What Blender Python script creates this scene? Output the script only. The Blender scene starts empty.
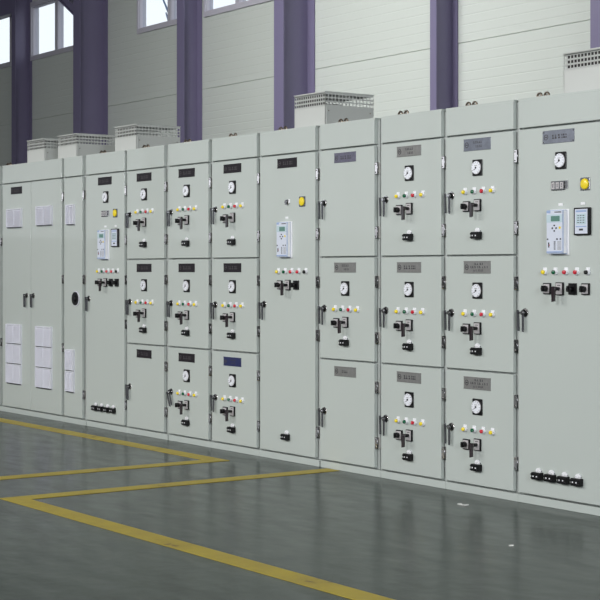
import bpy, bmesh, math, random
from mathutils import Vector, Matrix
random.seed(7)
S = bpy.context.scene
C = S.collection
PI = math.pi
FPX = 1560.0
EYE = 1.267
D = 5.88                      # y of the cabinet door faces
WY = 12.6                     # y of the rear wall
YAW = math.atan2(1100.0, FPX)

# ------------------------------------------------------------------ materials
def newmat(name):
    m = bpy.data.materials.new(name); m.use_nodes = True
    nt = m.node_tree; b = nt.nodes['Principled BSDF']
    return m, nt, b
def mat(name, col, rough=0.5, metal=0.0, bump=0.0, bscale=200.0, coat=0.0, spec=0.5, vary=0.0, vscale=3.0, emit=None):
    m, nt, b = newmat(name)
    b.inputs['Base Color'].default_value = (*col, 1)
    b.inputs['Roughness'].default_value = rough
    b.inputs['Metallic'].default_value = metal
    b.inputs['Specular IOR Level'].default_value = spec
    b.inputs['Coat Weight'].default_value = coat
    b.inputs['Coat Roughness'].default_value = 0.06
    tc = nt.nodes.new('ShaderNodeTexCoord')
    if vary > 0:
        n = nt.nodes.new('ShaderNodeTexNoise'); n.inputs['Scale'].default_value = vscale
        n.inputs['Detail'].default_value = 4
        nt.links.new(tc.outputs['Object'], n.inputs['Vector'])
        mx = nt.nodes.new('ShaderNodeMix'); mx.data_type = 'RGBA'
        mx.inputs[6].default_value = (*[c*(1-vary) for c in col], 1)
        mx.inputs[7].default_value = (*[min(1, c*(1+vary)) for c in col], 1)
        nt.links.new(n.outputs['Fac'], mx.inputs[0])
        nt.links.new(mx.outputs[2], b.inputs['Base Color'])
    if bump > 0:
        n = nt.nodes.new('ShaderNodeTexNoise'); n.inputs['Scale'].default_value = bscale
        nt.links.new(tc.outputs['Object'], n.inputs['Vector'])
        bp = nt.nodes.new('ShaderNodeBump'); bp.inputs['Strength'].default_value = bump
        bp.inputs['Distance'].default_value = 0.002
        nt.links.new(n.outputs['Fac'], bp.inputs['Height'])
        nt.links.new(bp.outputs['Normal'], b.inputs['Normal'])
    return m

M = {}
M['paint']   = mat('cabinet_paint', (0.475, 0.52, 0.495), 0.42, bump=0.12, bscale=140, coat=0.3, vary=0.02)
M['paint'].node_tree.nodes['Principled BSDF'].inputs['Coat Roughness'].default_value = 0.04
M['frame']   = mat('cabinet_frame_paint', (0.47, 0.50, 0.49), 0.4)
M['gasket_shade']  = mat('dark_gasket_and_shade', (0.05, 0.045, 0.045), 0.7)
M['vent']    = mat('vent_box_paint', (0.53, 0.55, 0.53), 0.45)
M['louvre']  = mat('louvre_plastic', (0.70, 0.71, 0.78), 0.5)
M['black']   = mat('black_plastic', (0.008, 0.008, 0.009), 0.32, spec=0.25)
M['grip'] = mat('glossy_brown_black', (0.03, 0.022, 0.026), 0.15, coat=0.3)
M['blackplate'] = mat('black_engraved_plate', (0.016, 0.012, 0.016), 0.4, spec=0.25)
M['blueplate']  = mat('blue_engraved_plate', (0.022, 0.028, 0.10), 0.3)
M['greyplate']  = mat('grey_engraved_plate', (0.22, 0.22, 0.215), 0.4, metal=0.3, vary=0.25, vscale=40)
M['violetplate'] = mat('violet_grey_plate', (0.15, 0.145, 0.20), 0.3, metal=0.4, vary=0.35, vscale=60)
M['silverplate'] = mat('silver_plate', (0.20, 0.215, 0.255), 0.35, metal=0.75, vary=0.3, vscale=28)
M['ink']     = mat('dark_ink', (0.03, 0.03, 0.035), 0.5)
M['paleink'] = mat('pale_ink', (0.30, 0.30, 0.30), 0.5)
M['dim']     = mat('dim_engraving', (0.06, 0.055, 0.06), 0.5)
M['white']   = mat('white_plastic', (0.82, 0.83, 0.86), 0.3)
M['dial']    = mat('white_dial', (0.80, 0.82, 0.88), 0.2, coat=0.6)
M['chrome']  = mat('chrome', (0.62, 0.60, 0.60), 0.18, metal=1.0)
M['steel']   = mat('dark_steel', (0.20, 0.20, 0.21), 0.25, metal=0.9)
M['lever'] = mat('dark_lever_metal', (0.13, 0.13, 0.145), 0.25, metal=0.7)
M['plategrey'] = mat('pale_grey_plate', (0.50, 0.48, 0.49), 0.3)
M['hinge']   = mat('hinge_nickel', (0.85, 0.80, 0.79), 0.12, metal=1.0)
M['yellow']  = mat('yellow_lens', (0.85, 0.66, 0.03), 0.25)
M['green']   = mat('green_lens', (0.01, 0.11, 0.05), 0.15)
M['red']     = mat('red_lens', (0.55, 0.02, 0.04), 0.15)
M['casing']  = mat('blue_grey_casing', (0.30, 0.40, 0.62), 0.35)
M['relayface'] = mat('relay_face', (0.62, 0.66, 0.76), 0.35)
M['lcd']     = mat('lcd_green', (0.10, 0.22, 0.18), 0.15)
M['lcdpale'] = mat('lcd_pale_blue', (0.50, 0.62, 0.68), 0.2)
M['brass']   = mat('brass_eye', (0.25, 0.21, 0.17), 0.3, metal=0.9)
M['column']  = mat('violet_steel_paint', (0.178, 0.160, 0.266), 0.42, vary=0.06, vscale=1.5)
M['column'].node_tree.nodes['Principled BSDF'].inputs['Specular IOR Level'].default_value = 0.5
M['winframe'] = mat('window_frame_grey', (0.50, 0.49, 0.56), 0.45)
M['wall']    = mat('wall_panel_paint', (0.56, 0.60, 0.57), 0.6, vary=0.03, vscale=0.7)
M['walljoint'] = mat('wall_joint_sealant', (0.18, 0.19, 0.18), 0.8)
M['trim']    = mat('cream_trim', (0.62, 0.62, 0.55), 0.5)
M['plain']   = mat('plain_wall', (0.32, 0.33, 0.32), 0.8, vary=0.05)
M['roofm']   = mat('ceiling_sheet', (0.17, 0.17, 0.18), 0.8)
M['outside'] = mat('outdoor_render', (0.16, 0.11, 0.15), 0.9, vary=0.1)
M['ground']  = mat('outdoor_ground', (0.3, 0.3, 0.28), 0.9, vary=0.2)
M['bark']    = mat('pale_bark', (0.10, 0.14, 0.22), 0.8, vary=0.2, vscale=5)
M['scrap']   = mat('paper_scrap', (0.8, 0.8, 0.78), 0.6)

def glass():
    m, nt, b = newmat('window_glass')
    out = nt.nodes['Material Output']
    t = nt.nodes.new('ShaderNodeBsdfTransparent'); g = nt.nodes.new('ShaderNodeBsdfGlossy')
    g.inputs['Roughness'].default_value = 0.02
    lw = nt.nodes.new('ShaderNodeLayerWeight'); lw.inputs['Blend'].default_value = 0.3
    f = nt.nodes.new('ShaderNodeMath'); f.operation = 'MULTIPLY'; f.inputs[1].default_value = 0.12; nt.links.new(lw.outputs['Facing'], f.inputs[0])
    mx = nt.nodes.new('ShaderNodeMixShader')
    t.inputs['Color'].default_value = (0.93, 0.95, 0.97, 1)
    nt.links.new(f.outputs[0], mx.inputs[0]); nt.links.new(t.outputs[0], mx.inputs[1]); nt.links.new(g.outputs[0], mx.inputs[2])
    nt.links.new(mx.outputs[0], out.inputs['Surface'])
    return m
M['glass'] = glass()

def floor_mat():
    m, nt, b = newmat('epoxy_floor')
    N = nt.nodes; L = nt.links
    tc = N.new('ShaderNodeTexCoord')
    n1 = N.new('ShaderNodeTexNoise'); n1.inputs['Scale'].default_value = 0.45; n1.inputs['Detail'].default_value = 5
    L.new(tc.outputs['Object'], n1.inputs['Vector'])
    mx = N.new('ShaderNodeMix'); mx.data_type = 'RGBA'
    mx.inputs[6].default_value = (0.020, 0.031, 0.024, 1); mx.inputs[7].default_value = (0.034, 0.047, 0.037, 1)
    L.new(n1.outputs['Fac'], mx.inputs[0])
    # small dark scuffs
    mp = N.new('ShaderNodeMapping'); mp.inputs['Scale'].default_value = (1.0, 3.0, 1); mp.inputs['Rotation'].default_value = (0, 0, 0.95); L.new(tc.outputs['Object'], mp.inputs['Vector'])
    n2 = N.new('ShaderNodeTexNoise'); n2.inputs['Scale'].default_value = 3.0; n2.inputs['Detail'].default_value = 8; n2.inputs['Roughness'].default_value = 0.65
    L.new(mp.outputs[0], n2.inputs['Vector'])
    cr = N.new('ShaderNodeValToRGB'); cr.color_ramp.elements[0].position = 0.56; cr.color_ramp.elements[1].position = 0.70
    L.new(n2.outputs['Fac'], cr.inputs[0])
    mul = N.new('ShaderNodeMath'); mul.operation = 'MULTIPLY'; mul.inputs[1].default_value = 0.7; L.new(cr.outputs[0], mul.inputs[0])
    mx2 = N.new('ShaderNodeMix'); mx2.data_type = 'RGBA'; mx2.inputs[7].default_value = (0.03, 0.03, 0.028, 1)
    L.new(mul.outputs[0], mx2.inputs[0]); L.new(mx.outputs[2], mx2.inputs[6])
    L.new(mx2.outputs[2], b.inputs['Base Color'])
    r = N.new('ShaderNodeMapRange'); r.inputs[3].default_value = 0.10; r.inputs[4].default_value = 0.34
    L.new(n2.outputs['Fac'], r.inputs[0]); L.new(r.outputs[0], b.inputs['Roughness'])
    n3 = N.new('ShaderNodeTexNoise'); n3.inputs['Scale'].default_value = 14; n3.inputs['Detail'].default_value = 3
    L.new(tc.outputs['Object'], n3.inputs['Vector'])
    bp = N.new('ShaderNodeBump'); bp.inputs['Strength'].default_value = 0.25; bp.inputs['Distance'].default_value = 0.004
    L.new(n3.outputs['Fac'], bp.inputs['Height']); L.new(bp.outputs[0], b.inputs['Normal'])
    b.inputs['IOR'].default_value = 1.25; b.inputs['Specular Tint'].default_value = (0.84, 1.0, 0.90, 1)
    b.inputs['Specular IOR Level'].default_value = 0.5
    return m
M['floor'] = floor_mat()

def line_mat():
    m, nt, b = newmat('yellow_floor_paint')
    N = nt.nodes; L = nt.links
    tc = N.new('ShaderNodeTexCoord')
    n = N.new('ShaderNodeTexNoise'); n.inputs['Scale'].default_value = 4; n.inputs['Detail'].default_value = 8; n.inputs['Roughness'].default_value = 0.7
    L.new(tc.outputs['Object'], n.inputs['Vector'])
    cr = N.new('ShaderNodeValToRGB')
    cr.color_ramp.elements[0].position = 0.36; cr.color_ramp.elements[0].color = (0.50, 0.40, 0.07, 1)
    cr.color_ramp.elements[1].position = 0.66; cr.color_ramp.elements[1].color = (0.17, 0.12, 0.06, 1)
    e = cr.color_ramp.elements.new(0.60); e.color = (0.42, 0.33, 0.07, 1)
    L.new(n.outputs['Fac'], cr.inputs[0]); L.new(cr.outputs[0], b.inputs['Base Color'])
    b.inputs['Roughness'].default_value = 0.5; b.inputs['IOR'].default_value = 1.2
    return m
M['line'] = line_mat()

# ------------------------------------------------------------------ mesh builder
class MB:
    def __init__(s): s.bm = bmesh.new(); s.mats = []
    def mi(s, m):
        m = M[m]
        if m not in s.mats: s.mats.append(m)
        return s.mats.index(m)
    def box(s, x0, x1, y0, y1, z0, z1, m, bev=0.0):
        r = bmesh.ops.create_cube(s.bm, size=1.0)
        vs = r['verts']
        for v in vs:
            v.co = Vector(((x0+x1)/2 + v.co.x*(x1-x0), (y0+y1)/2 + v.co.y*(y1-y0), (z0+z1)/2 + v.co.z*(z1-z0)))
        fs = set(f for v in vs for f in v.link_faces)
        if bev > 0:
            es = list(set(e for v in vs for e in v.link_edges))
            rr = bmesh.ops.bevel(s.bm, geom=es, offset=bev, segments=2, affect='EDGES', profile=0.5)
            fs = set(f for f in fs if f.is_valid) | set(rr['faces'])
        k = s.mi(m)
        for f in fs: f.material_index = k
        return s
    def cyl(s, c, r, h, axis, m, n=20, r2=None, tilt=None, smooth=True):
        """cylinder starting at c, running h along axis"""
        if r2 is None: r2 = r
        res = bmesh.ops.create_cone(s.bm, cap_ends=True, segments=n, radius1=r, radius2=r2, depth=abs(h))
        ax = {'x': Vector((1,0,0)), 'y': Vector((0,1,0)), 'z': Vector((0,0,1))}[axis] if isinstance(axis, str) else Vector(axis).normalized()
        if h < 0: ax = -ax
        q = Vector((0,0,1)).rotation_difference(ax)
        c = Vector(c)
        vs = res['verts']
        for v in vs: v.co = q @ v.co + c + ax*abs(h)/2
        k = s.mi(m)
        for f in set(f for v in vs for f in v.link_faces):
            f.material_index = k
            if smooth and len(f.verts) == 4: f.smooth = True
        return s
    def ball(s, c, r, m, sc=(1,1,1), seg=16):
        res = bmesh.ops.create_uvsphere(s.bm, u_segments=seg, v_segments=seg//2, radius=r)
        k = s.mi(m)
        for v in res['verts']: v.co = Vector((v.co.x*sc[0], v.co.y*sc[1], v.co.z*sc[2])) + Vector(c)
        for f in set(f for v in res['verts'] for f in v.link_faces): f.material_index = k; f.smooth = True
        return s
    def bar(s, a, b, w, t, m):
        """square bar between two points"""
        a, b = Vector(a), Vector(b); d = b-a
        res = bmesh.ops.create_cube(s.bm, size=1.0)
        q = Vector((0,0,1)).rotation_difference(d.normalized())
        for v in res['verts']: v.co = q @ Vector((v.co.x*w, v.co.y*t, v.co.z*d.length)) + (a+b)/2
        k = s.mi(m)
        for f in set(f for v in res['verts'] for f in v.link_faces): f.material_index = k
        return s
    def prism(s, pts, axis, a0, a1, m):
        """extrude 2D polygon; axis 'x': pts are (y,z); 'z': pts are (x,y); 'y': pts are (x,z)"""
        def mk(p, a):
            return {'x': (a, p[0], p[1]), 'z': (p[0], p[1], a), 'y': (p[0], a, p[1])}[axis]
        v0 = [s.bm.verts.new(mk(p, a0)) for p in pts]; v1 = [s.bm.verts.new(mk(p, a1)) for p in pts]
        k = s.mi(m); n = len(pts); fs = [s.bm.faces.new(v0), s.bm.faces.new(v1[::-1])]
        for i in range(n):
            fs.append(s.bm.faces.new((v0[i], v1[i], v1[(i+1) % n], v0[(i+1) % n])))
        for f in fs: f.material_index = k
        return s
    def torus(s, c, R, r, axis, m, a0=0.0, a1=2*PI, n=20, k=8):
        mi = s.mi(m); c = Vector(c); rings = []
        closed = abs((a1-a0)-2*PI) < 1e-6
        cnt = n if closed else n+1
        for i in range(cnt):
            t = a0+(a1-a0)*i/n
            if axis == 'y': d = Vector((math.cos(t), 0, math.sin(t))); u = Vector((0,1,0))
            else: d = Vector((0, math.cos(t), math.sin(t))); u = Vector((1,0,0))
            rings.append([s.bm.verts.new(c + d*R + (d*math.cos(p)+u*math.sin(p))*r) for p in [2*PI*j/k for j in range(k)]])
        for i in range(cnt if closed else cnt-1):
            A, B = rings[i], rings[(i+1) % cnt]
            for j in range(k):
                f = s.bm.faces.new((A[j], A[(j+1) % k], B[(j+1) % k], B[j])); f.smooth = True; f.material_index = mi
        return s
    def mesh(s, name):
        bmesh.ops.recalc_face_normals(s.bm, faces=s.bm.faces)
        me = bpy.data.meshes.new(name); s.bm.to_mesh(me); s.bm.free()
        for m in s.mats: me.materials.append(m)
        return me
    def obj(s, name, parent=None, loc=(0,0,0), label=None):
        return inst(s.mesh(name), name, parent, loc, label)

def inst(me, name, parent=None, loc=(0,0,0), label=None):
    o = bpy.data.objects.new(name, me); C.objects.link(o); o.location = loc
    if parent: o.parent = parent
    if label: o['label'] = label
    return o
def tag(o, label, cat, group=None, kind=None):
    o['label'] = label; o['category'] = cat
    if group: o['group'] = group
    if kind: o['kind'] = kind
    return o
def empty(name, loc, label, cat, group=None):
    o = bpy.data.objects.new(name, None); C.objects.link(o); o.location = loc
    return tag(o, label, cat, group)
def struct(mb, name, loc=(0,0,0), parent=None):
    o = mb.obj(name, parent, loc)
    if parent is None: o['kind'] = 'structure'
    return o

# pixel column -> x on a plane y=Y (measuring only)
def PX(px, Y=D):
    u = px-300; s, c = math.sin(YAW), math.cos(YAW)
    # forward = (-cos35 , sin35): angle from -x axis is YAW
    dx = -math.cos(YAW_F) + math.sin(YAW_F)*u/FPX; dy = math.sin(YAW_F) + math.cos(YAW_F)*u/FPX
    return dx/dy*Y
YAW_F = math.asin(0.5762717810695614)

# ------------------------------------------------------------------ room shell
RX0, RX1, RY0, CZ = -36.0, 5.0, -9.0, 7.6
struct(MB().box(RX0, RX1, RY0, WY, -0.2, 0.0, 'floor'), 'floor')
struct(MB().box(RX0-0.2, RX1+0.2, RY0-0.2, WY+0.3, CZ, CZ+0.2, 'roofm'), 'ceiling')
struct(MB().box(RX0-0.2, RX0, RY0, WY, 0, 2.0, 'plain').box(RX0-0.2, RX0, RY0, WY, 5.2, CZ, 'plain').box(RX0-0.2, RX0, -1, WY, 2.0, 5.2, 'plain').box(RX0-0.2, RX0, RY0, RY0+.3, 2.0, 5.2, 'plain'), 'wall_left')
struct(MB().box(RX1, RX1+0.2, RY0, WY, 0, CZ, 'plain'), 'wall_right')
struct(MB().box(RX0, RX1, RY0-0.2, RY0, 0, 2.0, 'plain').box(RX0, RX1, RY0-0.2, RY0, 5.2, CZ, 'plain').box(RX0, RX0+.3, RY0-0.2, RY0, 2.0, 5.2, 'plain').box(-14, RX1, RY0-0.2, RY0, 2.0, 5.2, 'plain'), 'wall_front')
wf = MB()
for k in range(9):
    x = RX0+.3+k*2.71; wf.box(x-.04, x+.04, RY0-.12, RY0-.04, 2.0, 5.2, 'winframe')
wf.box(RX0+.3, -14, RY0-.12, RY0-.04, 2.0, 2.08, 'winframe').box(RX0+.3, -14, RY0-.12, RY0-.04, 5.12, 5.2, 'winframe')
wf = struct(wf, 'window_5')
MB().box(RX0+.3, -14, RY0-.085, RY0-.08, 2.08, 5.12, 'glass').obj('pane', wf)
wf = MB()
for k in range(4):
    y = RY0+.3+k*2.56; wf.box(RX0-.12, RX0-.04, y-.04, y+.04, 2.0, 5.2, 'winframe')
wf.box(RX0-.12, RX0-.04, RY0+.3, -1, 2.0, 2.08, 'winframe').box(RX0-.12, RX0-.04, RY0+.3, -1, 5.12, 5.2, 'winframe')
wf = struct(wf, 'window_6')
MB().box(RX0-.085, RX0-.08, RY0+.3, -1, 2.08, 5.12, 'glass').obj('pane', wf)

# rear wall: ribbed sandwich panels with joints, holes for the window band
WIN = [(-30.2, -27.36), (-26.50, -23.95), (-22.48, -20.78), (-20.40, -17.85)]
WZ0, WZ1 = 5.14, 6.20
def ribbed(x0, x1, z0, z1, mb):
    pitch = 0.115; pts = [(WY+0.15, z0), (WY, z0)]
    k = math.floor(z0/pitch)+1
    joints = [2.02, 4.04, 6.47]
    zz = []
    while k*pitch < z1-0.01:
        z = k*pitch
        if all(abs(z-j) > 0.03 for j in joints): zz.append((z, 0.010, 0.0022))
        k += 1
    for j in joints:
        if z0+0.02 < j < z1-0.02: zz.append((j, 0.008, 0.016))
    for z, w, d in sorted(zz):
        if z-w <= z0 or z+w >= z1: continue
        pts += [(WY, z-w), (WY+d, z-w*0.3), (WY+d, z+w*0.3), (WY, z+w)]
    pts += [(WY, z1), (WY+0.15, z1)]
    mb.prism(pts, 'x', x0, x1, 'wall')
w = MB()
ribbed(RX0, RX1, 0.0, WZ0, w)
ribbed(RX0, RX1, WZ1, CZ, w)
edges = [RX0] + [e for ab in WIN for e in ab] + [RX1]
for a, b in zip(edges[0::2], edges[1::2]):
    if b-a > 0.01: ribbed(a, b, WZ0, WZ1, w)
struct(w, 'wall_back')

for i, (a, b) in enumerate(WIN, 1):
    f = MB()
    y0, y1 = WY-0.03, WY+0.12
    t = 0.04
    f.box(a, b, y0, y1, WZ0, WZ0+0.08, 'winframe')
    f.box(a, b, y0, y1, WZ1-0.07, WZ1+0.02, 'winframe')
    f.box(a, a+t, y0, y1, WZ0+0.08, WZ1-0.07, 'winframe')
    f.box(b-t, b, y0, y1, WZ0+0.08, WZ1-0.07, 'winframe')
    n = 2
    for k in range(1, n):
        x = {1: -28.9, 2: PX(56.5, WY), 3: PX(169.5, WY), 4: PX(237.5, WY)}[i]
        f.box(x-0.045, x+0.045, y0+0.02, y1, WZ0+0.08, WZ1-0.07, 'winframe')
    # sash beads
    for (p, q) in ((a+t, x-0.045), (x+0.045, b-t)):
        for (u0, u1, v0, v1) in ((p, q, WZ0+0.08, WZ0+0.095), (p, q, WZ1-0.085, WZ1-0.07), (p, p+0.015, WZ0+0.095, WZ1-0.085), (q-0.015, q, WZ0+0.095, WZ1-0.085)):
            f.box(u0, u1, WY+0.0, WY+0.05, v0, v1, 'winframe')
    fr = struct(f, 'window_%d' % i)
    g = MB().box(a+t, b-t, WY+0.06, WY+0.066, WZ0+0.08, WZ1-0.07, 'glass').obj('pane', fr)

# steel columns (thing: column; kept as separate objects)
cols = [
    # name label, web x, front y, flange half width, rear half width
    (-26.60, 12.28, 0.085, 0.13, 'slim violet steel column furthest left, between two bright windows'),
    (-23.67, 12.08, 0.125, 0.15, 'deep violet steel column behind the second roof box from the left, with diagonal brace'),
    (-20.60, 12.28, 0.105, 0.13, 'slim violet steel column rising just right of the third roof box from the left'),
    (-17.67, 12.10, 0.115, 0.17, 'deep violet steel column standing behind the middle roof box'),
    (-14.60, 12.28, 0.060, 0.10, 'slim violet steel column in front of the pale wall right of centre'),
    (-11.67, 12.10, 0.125, 0.15, 'violet steel column at the right edge behind the right roof box'),
]
def column(x, yf, hf, hr, label):
    r = empty('steel_column', (x, WY-0.16, 0), label, 'column', 'violet steel columns along the rear wall')
    y0 = yf-(WY-0.16); y1 = 0.155
    MB().box(-hf, hf, y0, y0+0.014, 0, CZ-0.01, 'column').obj('front_flange', r)
    MB().box(-0.006, 0.006, y0+0.014, y1-0.014, 0, CZ-0.01, 'column').obj('web', r)
    MB().box(-hr, hr, y1-0.014, y1, 0, CZ-0.01, 'column').obj('rear_flange', r)
    if hf > 0.11:
        MB().box(-0.018, -0.007, y0+0.02, y1-0.02, 0, CZ-0.01, 'column').box(-hf, -0.02, y0+0.16, y0+0.17, 0, 7.0, 'column').obj('stiffener', r)
    return r
for c in cols: column(*c)
# eave beam and knee brace
tag(MB().box(RX0, -26.80, 12.40, 12.41, 6.06, 6.60, 'column').box(RX0, -26.80, 12.32, 12.49, 6.04, 6.06, 'column').box(RX0, -26.80, 12.32, 12.49, 6.60, 6.62, 'column').obj('eave_beam'),
    'dark violet steel beam in the top left corner above the leftmost window', 'beam')
tag(MB().bar((-24.99, 12.2, 6.36), (-23.84, 12.2, 5.66), 0.10, 0.10, 'column').bar((-25.03, 12.2, 6.30), (-23.84, 12.2, 5.59), 0.02, 0.18, 'column').bar((-24.95, 12.2, 6.42), (-23.84, 12.2, 5.75), 0.02, 0.18, 'column').obj('knee_brace'),
    'dark violet diagonal brace running up left from the deep column, across the window', 'brace')

# outdoors seen through the windows
struct(MB().box(-90, 30, WY+0.5, 90, -0.3, -0.1, 'ground'), 'ground')
b = empty('neighbouring_building', (-46, 34, -0.1), 'dark brownish building outside seen through the window left of the middle column', 'building')
MB().box(-3.4, 5, -4, 4, 0, 10.55, 'outside').obj('wall', b)
MB().prism([(-4.3, 10.55), (0, 12.0), (4.3, 10.55)], 'x', -3.5, 5.2, 'outside').obj('roof', b)
tr = empty('bare_tree', (-36.7, 22, -0.1), 'pale bare tree outside the window left of the slim violet column', 'tree')
mb = MB(); mb.cyl((0,0,0), 0.09, 7.6, 'z', 'bark', 10, 0.06); mb.obj('trunk', tr)
mb = MB()
for sx, z, h, lean in [(-1, 6.6, 2.0, .35), (1, 6.9, 2.4, .45), (-1, 7.4, 2.0, .6), (1, 7.5, 2.2, .15), (-1, 5.9, 1.6, .9)]:
    mb.cyl((0, 0, z), 0.05, h, (sx*lean, 0.1*sx, 1), 'bark', 8, 0.02)
mb.obj('branches', tr)

# ------------------------------------------------------------------ door fittings (mesh prototypes; y<0 is out of the door)
P = {}
def plate(base, ink, style, rivets=False, wd=0.225, h=0.062):
    mb = MB().box(-wd/2, wd/2, -0.003, 0, -h/2, h/2, base, 0.001)
    y0, y1 = -0.0036, -0.003
    # round emblem at the left
    if style != 'bare':
        mb.torus((-wd/2+0.026, -0.003, 0), 0.014, 0.002, 'y', ink, n=16, k=4)
        mb.box(-wd/2+0.018, -wd/2+0.034, y0, y1, -0.003, 0.003, ink)
    rnd = random.Random(style)
    def row(z, xa, xb, hh):
        x = xa
        while x < xb-0.006:
            l = rnd.choice((0.008, 0.010, 0.014))
            mb.box(x, min(x+l, xb), y0, y1, z-hh*0.5, z-hh*0.2, ink)
            if rnd.random() < 0.8: mb.box(x, min(x+l*0.7, xb), y0, y1, z+hh*0.15, z+hh*0.5, ink)
            mb.box(x+l*0.3, x+l*0.55, y0, y1, z-hh*0.5, z+hh*0.5, ink)
            x += l+rnd.choice((0.004, 0.006, 0.011))
    if style == 'one': row(0, -0.045, 0.075, 0.022)
    elif style == 'two': row(0.012, -0.03, 0.05, 0.012); row(-0.011, -0.01, 0.05, 0.012)
    elif style == 'three': row(0.018, -0.02, 0.05, 0.011); row(0.0, -0.055, 0.09, 0.011); row(-0.018, -0.03, 0.07, 0.011)
    elif style == 'short': row(0.0, -0.03, 0.03, 0.016)
    if rivets:
        for sx in (-1, 1):
            for sz in (-1, 1): mb.cyl((sx*(wd/2-0.008), 0, sz*(h/2-0.008)), 0.005, -0.006, 'y', 'steel', 8)
    else:
        mb.box(-wd/2, wd/2, -0.0045, 0, h/2-0.004, h/2, base).box(-wd/2, wd/2, -0.0045, 0, -h/2, -h/2+0.004, base)
    return mb.mesh('nameplate')
P['pl_black'] = plate('blackplate', 'dim', 'one')
P['pl_blue'] = plate('blueplate', 'dim', 'two')
P['pl_grey1'] = plate('greyplate', 'ink', 'one')
P['pl_grey2'] = plate('greyplate', 'ink', 'two')
P['pl_grey3'] = plate('greyplate', 'ink', 'three', h=0.07)
P['pl_short'] = plate('greyplate', 'ink', 'short')
P['pl_violet'] = plate('violetplate', 'dim', 'one')
P['pl_silver'] = plate('silverplate', 'dim', 'two', h=0.068)
P['pl_bright'] = plate('silverplate', 'dim', 'one', rivets=True, h=0.07, wd=0.235)

def gauge():
    mb = MB().box(-0.039, 0.039, -0.012, 0, -0.046, 0.046, 'black', 0.004)
    mb.cyl((0, -0.012, 0), 0.038, -0.006, 'y', 'black', 28).cyl((0, -0.018, 0), 0.037, -0.005, 'y', 'plategrey', 28).cyl((0, -0.023, 0), 0.0355, -0.0045, 'y', 'dial', 28)
    for a in range(30, 331, 30):
        t = math.radians(a-90+0)
        p = Vector((math.cos(t)*0.027, -0.028, math.sin(t)*0.027)); q = Vector((math.cos(t)*0.033, -0.028, math.sin(t)*0.033))
        mb.bar(p, q, 0.0018, 0.0018, 'ink')
    mb.bar((0.002, -0.0285, -0.002), (-0.018, -0.0285, -0.014), 0.003, 0.0015, 'ink')
    mb.cyl((0, -0.027, 0), 0.006, -0.004, 'y', 'ink', 12)
    mb.box(-0.010, 0.010, -0.0285, -0.027, 0.010, 0.014, 'paleink')
    for v in mb.bm.verts: v.co.y *= 0.6; v.co.x *= 1.03
    return mb.mesh('gauge')
P['gauge'] = gauge()
def pilot(col):
    mb = MB().cyl((0, 0, 0), 0.019, -0.010, 'y', 'white', 8, smooth=False)
    mb.box(-0.016, 0.016, -0.005, 0, 0.010, 0.028, 'white', 0.002)
    mb.cyl((0, -0.010, 0), 0.0155, -0.006, 'y', 'white', 20)
    mb.cyl((0, -0.016, -0.001), 0.0125, -0.010, 'y', col, 20).ball((0, -0.026, -0.001), 0.0125, col, (1, 0.45, 1))
    for v in mb.bm.verts: v.co *= 0.87
    return mb.mesh('pilot_light')
for c_ in ('yellow', 'green', 'red', 'black'): P['pi_'+c_] = pilot(c_)
def knob_switch(face='plategrey'):
    mb = MB().box(-0.027, 0.027, -0.012, 0, -0.030, 0.030, 'black', 0.002)
    mb.box(-0.022, 0.022, -0.0135, -0.012, -0.024, 0.024, face)
    mb.cyl((0, -0.012, 0), 0.014, -0.014, 'y', 'black', 18)
    mb.cyl((0, -0.022, 0), 0.017, -0.018, 'y', 'black', 18, 0.015)
    mb.box(-0.006, 0.006, -0.048, -0.038, -0.016, 0.016, 'black', 0.003)
    return mb.mesh('rotary_switch')
P['sw'] = knob_switch('plategrey')
P['swd'] = knob_switch('black')
def pistol(face='plategrey'):
    mb = MB().box(-0.027, 0.027, -0.012, 0, -0.034, 0.034, 'black', 0.002)
    mb.box(-0.022, 0.022, -0.0135, -0.012, -0.029, 0.029, face)
    mb.box(-0.012, 0.012, -0.0142, -0.0135, 0.016, 0.020, 'ink')
    mb.cyl((0, -0.012, 0), 0.010, -0.036, 'y', 'black', 16)
    mb.cyl((0, -0.046, 0), 0.013, -0.012, 'y', 'grip', 16)
    mb.prism([(-0.010, 0.012), (0.010, 0.012), (0.009, -0.066), (-0.008, -0.070)], 'y', -0.060, -0.046, 'grip')
    return mb.mesh('pistol_grip_switch')
P['pistol'] = pistol()
def sock():
    mb = MB().box(-0.033, 0.033, -0.030, 0, -0.022, 0.018, 'black', 0.003)
    mb.box(-0.033, 0.033, -0.034, -0.030, -0.017, -0.009, 'black', 0.001).box(-0.033, 0.033, -0.034, -0.030, 0.002, 0.012, 'black', 0.001)
    for x in (-0.016, 0.010): mb.cyl((x, -0.029, -0.003), 0.004, -0.003, 'y', 'white', 10)
    mb.box(-0.022, 0.022, -0.010, 0, 0.018, 0.028, 'white', 0.002)
    mb.cyl((0, 0, 0.022), 0.019, -0.010, 'y', 'white', 20)
    return mb.mesh('test_socket')
P['sock'] = sock()
def handle():
    mb = MB().cyl((0, 0, 0), 0.025, -0.006, 'y', 'chrome', 24, 0.023).cyl((0, -0.006, 0), 0.017, -0.008, 'y', 'black', 20)
    mb.cyl((0, -0.014, 0), 0.013, -0.012, 'y', 'steel', 18).cyl((0, -0.026, 0), 0.008, -0.003, 'y', 'chrome', 14)
    mb.prism([(-0.007, 0.010), (0.007, 0.010), (0.006, -0.090), (0.003, -0.104), (-0.003, -0.104), (-0.006, -0.090)], 'y', -0.022, -0.015, 'lever')
    # tapered bar added at door edge; pair imitates a lever and its reflection
    mb.prism([(-0.056, 0.014), (-0.050, 0.014), (-0.045, -0.085), (-0.046, -0.100), (-0.051, -0.098)], 'y', -0.012, 0.0, 'lever')
    mb.box(-0.051, -0.02, -0.006, 0, -0.005, 0.005, 'chrome')
    return mb.mesh('door_handle')
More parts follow.
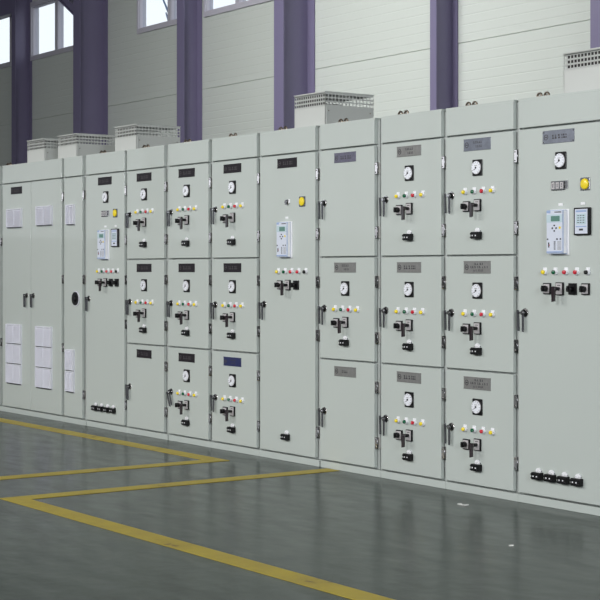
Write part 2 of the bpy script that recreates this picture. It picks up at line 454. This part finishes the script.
P['handle'] = handle()
def hinge():
    mb = MB().box(0.001, 0.030, 0.002, 0.026, -0.036, 0.036, 'hinge', 0.003)
    mb.cyl((0.029, 0.004, -0.036), 0.004, 0.072, 'z', 'steel', 12)
    for z in (-0.024, 0.024): mb.cyl((0.010, 0.002, z), 0.004, -0.002, 'y', 'steel', 8)
    return mb.mesh('hinge')
P['hinge'] = hinge()
def relay():
    mb = MB()
    mb.box(-0.066, 0.074, -0.004, 0, -0.122, 0.120, 'white', 0.001)
    mb.box(-0.061, 0.061, -0.034, -0.004, -0.116, 0.116, 'casing', 0.003)
    mb.box(-0.058, 0.058, -0.037, -0.034, -0.110, 0.113, 'relayface')
    y0, y1 = -0.0382, -0.037
    mb.box(-0.058, 0.058, y0, y1, 0.050, 0.092, 'lcdpale')
    mb.box(-0.025, 0.040, y0-0.0008, y0, 0.056, 0.084, 'lcd')
    mb.box(-0.058, -0.030, y0, y1, 0.100, 0.112, 'casing').box(0.0, 0.05, y0, y1, 0.102, 0.107, 'ink')
    for dx, dz in ((0, .014), (0, -.014), (-.014, 0), (.014, 0)): mb.box(dx-.004, dx+.004, y0-.002, y1, .020+dz-.004, .020+dz+.004, 'ink')
    mb.cyl((0.040, y1, 0.022), 0.007, -0.002, 'y', 'yellow', 12)
    for x in (-.05, .02, .045): mb.box(x-.004, x+.004, y0-.001, y1, -.042, -.034, 'ink')
    for k in range(8): mb.box(-.004, .008, y0, y1, -.052-k*.006, -.049-k*.006, 'ink'); mb.box(.022, .050, y0, y1, -.052-k*.006, -.0495-k*.006, 'paleink')
    mb.box(-.046, -.038, y0, y1, -.082, -.055, 'ink').box(-.038, -.034, y0, y1, -.072, -.066, 'red')
    mb.box(-.058, .058, y0, y1, -.110, -.102, 'casing')
    return mb.mesh('protection_relay')
P['relay'] = relay()
def meter():
    mb = MB().box(-0.058, 0.058, -0.016, 0, -0.072, 0.072, 'black', 0.005)
    y = -0.0165
    mb.box(-0.047, 0.043, y, -0.0155, -0.064, 0.064, 'relayface')
    mb.box(-0.038, 0.034, y-.0008, y, -0.016, 0.040, 'lcdpale').box(-0.040, 0.036, y-.0006, y, .048, .058, 'casing')
    for z in (.030, .018, .006, -.006):
        for x in (-.028, -.010, .010): mb.box(x, x+.012, y-.0014, y-.0008, z-.002, z+.002, 'ink')
    mb.box(-0.040, 0.036, y-.0006, y, -.030, -.024, 'casing').box(-0.016, 0.012, y-.0006, y, -.048, -.038, 'ink')
    return mb.mesh('digital_meter')
P['meter'] = meter()
def counter():
    mb = MB().box(-0.052, 0.046, -0.010, 0, -0.024, 0.024, 'steel', 0.002)
    for x in (-.036, -.004, .028):
        mb.box(x-.011, x+.011, -.0112, -.010, -.017, .017, 'plategrey').box(x-.004, x+.004, -.0118, -.0112, -.010, .010, 'steel').box(x-.001, x+.001, -.012, -.0118, -.006, .006, 'plategrey')
    mb.box(.050, .066, -.006, 0, -.018, .026, 'white', .001)
    return mb.mesh('event_counter')
P['counter'] = counter()
def keysw():
    mb = MB().cyl((0, 0, 0), 0.020, -0.010, 'y', 'chrome', 20).cyl((0, -.010, 0), .015, -.006, 'y', 'steel', 20).cyl((0, -.016, 0), .009, -.003, 'y', 'chrome', 14)
    mb.box(-.002, .002, -.021, -.019, -.006, .006, 'ink').box(.014, .028, -.004, 0, -.004, .020, 'white')
    return mb.mesh('key_switch')
P['key'] = keysw()
def ybutton():
    mb = MB().box(-0.036, 0.036, -0.010, 0, -0.036, 0.036, 'steel', 0.003).cyl((0, -.010, 0), .031, -.008, 'y', 'yellow', 24, .030).ball((0, -.018, 0), .030, 'yellow', (1, .35, 1))
    for v in mb.bm.verts: v.co.y *= 0.6; v.co *= 0.93
    return mb.mesh('alarm_button')
P['ybtn'] = ybutton()
P['tag'] = MB().box(-.016, .016, -.003, 0, -.007, .007, 'white', .001).mesh('label_tag')
def louvre(wd, mods, mh=0.172):
    mb = MB(); H = mods*mh
    mb.box(0, wd, -0.006, 0, 0, H, 'louvre')
    for k in range(mods):
        z0 = k*mh
        mb.box(0.0, wd, -0.020, -0.006, z0+mh-0.010, z0+mh-0.001, 'louvre')
        mb.box(0.0, 0.010, -0.020, -0.006, z0+0.006, z0+mh-0.010, 'louvre').box(wd-0.010, wd, -0.020, -0.006, z0+0.006, z0+mh-0.010, 'louvre')
        mb.box(wd*0.47, wd*0.47+0.006, -0.018, -0.006, z0+0.006, z0+mh-0.010, 'louvre')
        n = 11; st = (mh-0.022)/n
        for i in range(n):
            z = z0+0.008+i*st
            mb.prism([(-0.019, z), (-0.017, z+0.001), (-0.006, z+st*0.95), (-0.006, z+st*0.55)], 'x', 0.010, wd-0.010, 'louvre')
        mb.box(0.012, wd-0.006, -0.014, -0.004, z0-0.003, z0+0.004, 'steel')
    return mb.mesh('louvre_panel')
P['lv1'] = louvre(0.30, 1, 0.168); P['lv3'] = louvre(0.30, 3, 0.176)
P['lvn1'] = louvre(0.145, 1, 0.168); P['lvn2'] = louvre(0.145, 2, 0.176)
P['disc'] = MB().cyl((0,0,0), .062, -.008, 'y', 'louvre', 28).cyl((0,-.008,0), .056, -.006, 'y', 'black', 28).cyl((0,-.014,0), .030, -.010, 'y', 'black', 20, .02).mesh('round_cover')
def eye():
    mb = MB().cyl((0, 0, 0), 0.018, 0.010, 'z', 'brass', 14)
    mb.torus((0, 0, 0.007), 0.017, 0.006, 'y', 'brass', n=18, k=8)
    return mb.mesh('lifting_eye')
P['eye'] = eye()

def vent(wd=0.350, dp=0.405, h=0.24):
    """thin sheet box with three rows of square holes near the top, on three sides"""
    mb = MB(); t = 0.002; hz = 0.026; n0 = h-0.014-3*hz
    def grid(L, place, cols, bw=0.0045):
        # place(a0,a1,z0,z1) adds a box of sheet
        place(0, L, 0, n0); place(0, L, h-0.010, h)
        p = L/cols
        for r_ in range(4): place(0, L, n0+r_*hz-0.0 if r_ else n0, n0+r_*hz+0.010)
        for c_ in range(cols+1):
            a = c_*p
            place(max(0, a-bw), min(L, a+bw), n0, h-0.010)
    grid(wd, lambda a0, a1, z0, z1: mb.box(a0, a1, 0, t, z0, z1, 'vent'), 14, 0.003)
    grid(dp, lambda a0, a1, z0, z1: mb.box(wd-t, wd, a0, a1, z0, z1, 'vent'), 14)
    grid(dp, lambda a0, a1, z0, z1: mb.box(0, t, a0, a1, z0, z1, 'vent'), 14)
    mb.box(0.004, wd-0.03, 0.022, 0.024, n0-0.01, h-0.006, 'gasket_shade')  # added dark plate behind the front holes, imitates the shaded inside
    mb.box(0, wd, dp-t, dp, 0, n0, 'vent').box(0, wd, dp-t, dp, h-.01, h, 'vent')
    mb.box(t, wd-t, 0.0-0.001, 0.02, 0, 0.006, 'vent')
    mb.box(wd, wd+.004, 0.012, 0.016, 0.0, n0, 'vent')
    for y_ in (0.03, dp-.03): mb.cyl((wd, y_, n0-.03), .004, .003, 'x', 'brass', 8)
    return mb.mesh('vent_box')
P['vent'] = vent(); P['ventlow'] = vent(h=0.218)
P['lid'] = MB().box(-.004, .354, -.004, .409, 0, .005, 'vent').mesh('lid')

# ------------------------------------------------------------------ cabinets
DT = 0.030   # door thickness
def door(cab, x, z0, z1, wd, label=None, hingez=(), hinge_side=1):
    mb = MB().box(0, wd, 0, DT-0.004, 0, z1-z0, 'paint', 0.0025)
    mb.box(0.008, wd-0.008, DT-0.004, DT, 0.008, z1-z0-0.008, 'gasket_shade')
    d = mb.obj('door', cab, (x, 0, z0), label)
    for hz in hingez: inst(P['hinge'], 'hinge', d, (wd+0.001, 0, hz-z0))
    return d
NAMES = {'sw': 'rotary_switch', 'swd': 'rotary_switch', 'pistol': 'pistol_grip_switch', 'sock': 'test_socket', 'gauge': 'gauge', 'handle': 'door_handle',
         'relay': 'protection_relay', 'meter': 'digital_meter', 'counter': 'event_counter', 'key': 'key_switch', 'ybtn': 'alarm_button', 'tag': 'label_tag', 'disc': 'round_cover'}
PLAB = {'yellow': 'yellow pilot light in white collar', 'green': 'green pilot light in white collar', 'red': 'red pilot light in white collar', 'black': 'black push button in white collar'}
def put(d, key, x, z, z0, label=None, rot=0.0):
    if key.startswith('pl_'): nm = 'nameplate'
    elif key.startswith('pi_'): nm = 'pilot_light'; label = PLAB[key[3:]]
    elif key.startswith('lv'): nm = 'louvre_panel'
    else: nm = NAMES[key]
    o = inst(P[key], nm, d, (x, 0, z-z0), label)
    if rot: o.rotation_euler = (0, rot, 0)
    return o

Z0, ZT, ZF = 0.055, 2.030, 2.200
def shell(name, label, x0, xb, wd, group='grey switchgear cabinets in one row', eyes=0.20, plinth=(0.0, 0.0)):
    """x0: left edge of door, wd: door width, xb: left edge of next cabinet's door"""
    cab = empty(name, (x0, D, 0), label, 'switchgear cabinet', group)
    W = xb-x0
    L_, R_ = -0.010, W-0.012
    y0 = DT
    mb = MB().box(L_, R_, y0, 0.92, 0.045, ZF-0.012, 'frame')
    # raised frame lips either side of the doors
    mb.box(L_, L_+0.004, y0-0.016, y0, 0.05, ZF-0.012, 'frame').box(wd+0.024, min(R_, wd+0.030), y0-0.012, y0, 0.05, ZF-0.012, 'frame')
    mb.obj('body', cab)
    MB().box(0, wd, 0, DT, ZT+0.010, ZF-0.010, 'paint', 0.0025).box(-0.004, wd+0.004, 0.002, 0.92, ZF-0.012, ZF, 'paint').obj('top_fascia', cab)
    MB().box(L_+plinth[0], R_-plinth[1], 0.006, 0.90, 0.0, 0.043, 'paint', 0.002).obj('plinth', cab)
    if eyes is not None:
        for dx in (-0.028, 0.028): inst(P['eye'], 'lifting_eye', cab, (eyes+dx, 0.05, ZF))
    return cab
def add_vent(cab, xc, low=False):
    v = inst(P['ventlow' if low else 'vent'], 'vent_box', cab, (xc-0.175, 0.17, ZF)); inst(P['lid'], 'lid', v, (0, 0, 0.218 if low else 0.24))

def feeder_row(d, top, z0, plate_key, full=True, sw='sw', lever=0.0, tier=0):
    pz = top-0.055
    put(d, plate_key, 0.270, pz, z0)
    put(d, 'handle', 0.050, pz-(0.281 if tier == 0 else 0.262), z0, rot=lever)
    if not full: return
    put(d, 'gauge', 0.275, pz-0.132, z0)
    for i, c_ in enumerate(('yellow', 'green', 'red', 'yellow')): put(d, 'pi_'+c_, 0.170+i*0.077, pz-(0.265 if tier == 0 else 0.264), z0)
    put(d, sw, 0.185, pz-(0.348 if tier == 0 else 0.350), z0); put(d, 'pistol', 0.279, pz-(0.343 if tier == 0 else 0.344), z0)
    put(d, 'sock', 0.278, pz-(0.511 if tier == 0 else 0.470), z0)

TIER = [(1.354, 2.030), (0.704, 1.344), (Z0, 0.694)]
HZ = [(1.890, 1.498), (1.195, 0.850), (0.548, 0.208)]
def three_tier(x0, xn, wd, label, tiers, plinth=(0, 0), **kw):
    cab = shell('switchgear_cabinet', label, x0, xn, wd, plinth=plinth, **kw)
    for k, (pk, full, lev, lab) in enumerate(tiers):
        a, b_ = TIER[k]
        d = door(cab, 0, a, b_, wd, lab, HZ[k])
        feeder_row(d, {0: 2.030, 1: 1.338, 2: 0.683}[k], a, pk, full, lever=lev, tier=k)
    return cab
def tall(x0, xn, wd, label, plinth=(0, 0), **kw):
    cab = shell('switchgear_cabinet', label, x0, xn, wd, plinth=plinth, **kw)
    d = door(cab, 0, Z0, ZT, wd, None, (1.885, 1.50, 1.19, 0.845, 0.22))
    return cab, d

X = {k: PX(v) for k, v in dict(L=2.5, N=64, C1=86, R1=127, R2=168, R3=212, C2=260, R4=320, R5=381, R6=446, C3=518.5).items()}
WR = 0.566

# sliver of a cabinet at the far left edge
cab = shell('switchgear_cabinet', 'plain cabinet sliver cut off by the left edge of the photo', X['L']-0.645, X['L'], 0.58, eyes=None)
d = door(cab, 0, Z0, ZT, 0.585, None, (1.52, 0.62)); put(d, 'handle', .04, 1.03, Z0)

# double-door cabinet with louvres
cab = shell('switchgear_cabinet', 'wide double-door cabinet with white louvre panels and two central lever handles', X['L'], X['N'], 1.168, eyes=0.03)
dl = door(cab, 0, Z0, ZT, 0.580); dr = door(cab, 0.588, Z0, ZT, 0.580, None, (1.88, 1.19, 0.62))
put(dl, 'pl_black', 0.295, 1.968, Z0); put(dl, 'handle', 0.508, 1.045, Z0); put(dr, 'handle', 0.052, 1.045, Z0)
put(dl, 'lv1', 0.115, 1.640, Z0); put(dl, 'lv3', 0.105, 0.262, Z0)
put(dr, 'lv1', 0.125, 1.645, Z0); put(dr, 'lv3', 0.115, 0.258, Z0)
add_vent(cab, -12.64-X['L'], True); add_vent(cab, -12.03-X['L'], True)

# narrow cabinet
cab = shell('switchgear_cabinet', 'narrow tall cabinet with round black disc and slim louvre panels', X['N'], X['C1'], 0.325, eyes=None, plinth=(0, 0.008))
d = door(cab, 0, Z0, ZT, 0.325, None, (1.88, 1.19, 0.25))
put(d, 'lvn1', 0.060, 1.640, Z0); put(d, 'lvn2', 0.050, 0.258, Z0); put(d, 'disc', 0.222, 1.032, Z0)

BL = 'pl_black'
# first control cabinet
def control(d, relay_x, plate_key, gauge_=True, meter_=True, counter_='counter', sockets=4, sws=('sw', 'swd', 'swd', 'swd'), x0=0.0, npos=None, plate_x=.325):
    put(d, plate_key, plate_x+x0, 1.975, Z0)
    if gauge_: put(d, 'gauge', x0+0.345, 1.846, Z0)
    put(d, counter_, x0+0.330, 1.714, Z0)
    put(d, 'ybtn', 0.500+(0.004 if x0 else 0), 1.714, Z0)
    put(d, 'tag', x0+relay_x+0.01, 1.613, Z0)
    put(d, 'relay', x0+relay_x, 1.468, Z0)
    if meter_:
        put(d, 'tag', x0+0.505, 1.613, Z0); put(d, 'meter', x0+0.508, 1.520, Z0)
    for i, c_ in enumerate(('yellow', 'green', 'red', 'red', 'black')): put(d, 'pi_'+c_, x0+0.226+i*0.079, 1.256, Z0)
    for i, s_ in enumerate(sws): put(d, s_, x0+0.246+i*0.094, 1.168, Z0)
    if sockets == 4:
        for i in range(4): put(d, 'sock', x0+0.180+i*0.098, 0.163, Z0)
    else: put(d, 'sock', 0.325, 0.165, Z0)
    put(d, 'handle', 0.054, 1.035, Z0)
cab, d = tall(X['C1'], X['R1'], 0.640, 'tall single-door control cabinet with yellow button, right of the narrow cabinet', plinth=(0.006, 0))
control(d, 0.325, BL, sws=('sw', 'pistol', 'swd', 'swd'))
for k in range(0): pass
add_vent(cab, (0.640)/2+0.03, True)

three_tier(X['R1'], X['R2'], WR, 'three-door cabinet whose bottom door bears only a black nameplate', [(BL, True, 0, None), (BL, True, 0, None), (BL, False, 0, 'plain bottom door with only nameplate and handle')], plinth=(0, 0.006), eyes=0.21)
three_tier(X['R2'], X['R3'], WR, 'three-door cabinet with black nameplates on all doors and tilted bottom lever', [(BL, True, 0, None), (BL, True, 0, None), (BL, True, -0.35, None)], plinth=(0.006, 0))
three_tier(X['R3'], X['C2'], 0.571, 'three-door cabinet with a blue nameplate on its bottom door', [(BL, True, 0, None), (BL, True, 0, None), ('pl_blue', True, 0, 'bottom door with blue nameplate')])
cab, d = tall(X['C2'], X['R4'], 0.640, 'tall single-door control cabinet in the middle of the row, under a roof box', eyes=0.203, plinth=(0, .006))
control(d, 0.312, BL, gauge_=False, meter_=False, counter_='key', sockets=1, sws=('sw', 'pistol', 'swd'))
add_vent(cab, -8.47-X['C2']+0.0)
three_tier(X['R4'], X['R5'], WR, 'three-door cabinet with blank top and bottom doors and equipped middle door', eyes=0.185, tiers=[('pl_violet', False, 0, 'plain top door with violet-grey nameplate'), ('pl_grey2', True, 0, None), ('pl_short', False, 0, 'plain bottom door with grey nameplate')], plinth=(0.006, 0.0))
three_tier(X['R5'], X['R6'], 0.562, 'three-door cabinet with grey nameplates, second from right among three-door ones', eyes=0.155, tiers=[('pl_grey2', True, 0, None), ('pl_grey1', True, 0, None), ('pl_grey1', True, 0, None)])
three_tier(X['R6'], X['C3'], 0.564, 'three-door cabinet with silver top nameplate, beside the large right control cabinet', eyes=0.165, tiers=[('pl_silver', True, 0, None), ('pl_grey3', True, 0, None), ('pl_grey3', True, 0, None)])
cab, d = tall(X['C3'], X['C3']+0.70, 0.645, 'large control cabinet at the right edge with yellow button, relay and meter', eyes=0.14)
control(d, 0.332, 'pl_bright', sws=('sw', 'pistol', 'swd', 'sw'), x0=-0.018)
add_vent(cab, 0.35)

# ------------------------------------------------------------------ floor markings and litter
def poly(pts, name, label):
    o = MB().prism(pts, 'z', 0.0005, 0.003, 'line').obj(name)
    return tag(o, label, 'floor marking', 'yellow painted floor lines')
w_ = 0.125
xa, ya = -8.74, 5.59
poly([(-30, ya), (xa, ya), (xa, ya-w_*1.1), (xa, -6), (xa-w_, -6), (xa-w_, ya-w_), (-30, ya-w_)], 'floor_line', 'yellow painted corner line running close along the left cabinets, further one')
xb, yb = -7.90, 3.62
poly([(xb-w_, 5.875), (xb, 5.875), (xb, yb+w_), (2.0, yb+w_), (2.0, yb), (xb-w_, yb)], 'floor_line', 'yellow painted line from the cabinet base, turning along the foreground floor')
poly([(-5.62, 2.52), (-5.62, 2.40), (-30, 2.40), (-30, 2.52)], 'floor_line', 'tip of yellow painted line in the bottom left corner')

def floor_pt(px, py):
    Z = EYE*FPX/(py-270); return Vector((PX(px, 1.0), 1.0, 0))*Z*(math.sin(YAW_F)+math.cos(YAW_F)*(px-300)/FPX)
p = floor_pt(462, 505)
tag(MB().box(-.025, .025, -.007, .007, 0.0005, .004, 'scrap').box(.018, .030, -.007, .022, 0.0005, .006, 'scrap').box(-.030, -.022, -.007, .018, .0005, .005, 'scrap').obj('paper_scrap', None, p),
    'tiny white scrap of paper on the floor by the right cabinets', 'litter')
p = floor_pt(511, 546)
tag(MB().box(-.007, .007, -.007, .007, 0.0005, .004, 'scrap').bar((.0, 0, .003), (.012, .006, .004), .004, .003, 'scrap').obj('paper_chip', None, p), 'smallest white chip lying on the dark floor at right', 'litter')

# ------------------------------------------------------------------ lights
def area(name, loc, size, power, col=(1, 1, 1), aim=None, sy=None):
    l = bpy.data.lights.new(name, 'AREA'); l.energy = power; l.color = col; l.shape = 'RECTANGLE'; l.size = size; l.size_y = sy or size; l.spread = math.radians(130)
    o = bpy.data.objects.new(name, l); C.objects.link(o); o.location = loc
    d = (Vector(aim)-Vector(loc)) if aim else Vector((0, 0, -1))
    o.rotation_euler = d.to_track_quat('-Z', 'Y').to_euler()
    return o
area('hall_lamp_a', (-1.5, -5.5, 4.8), 2.5, 325, (1.0, 1.0, 1.0), (-7.5, 6, 1.5))
area('hall_lamp_b', (-8.5, -5.5, 4.8), 2.5, 240, (1.0, 0.99, 0.97), (-9.5, 6, 1.4))
area('hall_lamp_c', (-13.8, -6.0, 6.0), 2.5, 260, (1.0, 0.98, 0.95), (-13.0, 6, 1.2))
area('side_fill', (4.7, 1.0, 3.2), 3.0, 330, (0.93, 0.96, 1.0), (-7, 5.5, 1.0))  # added fill light for the door sides; no window stands there
area('aisle_lamp', (-15.6, 6.6, 7.2), 4.0, 250, (1.0, 1.0, 0.97), (-15.6, 12.6, 2.6), 1.4)

wd = bpy.data.worlds.new('World'); S.world = wd; wd.use_nodes = True
bg = wd.node_tree.nodes['Background']
sky = wd.node_tree.nodes.new('ShaderNodeTexSky'); sky.sky_type = 'PREETHAM'; sky.turbidity = 6
sky.sun_direction = Vector((0.3, -0.8, 0.9)).normalized()
mx = wd.node_tree.nodes.new('ShaderNodeMix'); mx.data_type = 'RGBA'; mx.inputs[0].default_value = 0.95
wd.node_tree.links.new(sky.outputs[0], mx.inputs[6]); mx.inputs[7].default_value = (0.93, 0.97, 1.0, 1)
wd.node_tree.links.new(mx.outputs[2], bg.inputs['Color']); bg.inputs['Strength'].default_value = 1.3

# ------------------------------------------------------------------ camera
cam = bpy.data.cameras.new('camera'); co = bpy.data.objects.new('camera', cam); C.objects.link(co)
cam.sensor_width = 36; cam.lens = FPX/600*36; cam.shift_y = -0.05; cam.clip_end = 300
co.location = (0, 0, EYE)
fwd = Vector((-math.cos(YAW_F), math.sin(YAW_F), 0))
co.rotation_euler = fwd.to_track_quat('-Z', 'Y').to_euler()
S.camera = co
S.view_settings.view_transform = 'Standard'; S.view_settings.look = 'None'; S.view_settings.gamma = 1
S.view_settings.use_curve_mapping = False
S.view_settings.exposure = 0.0
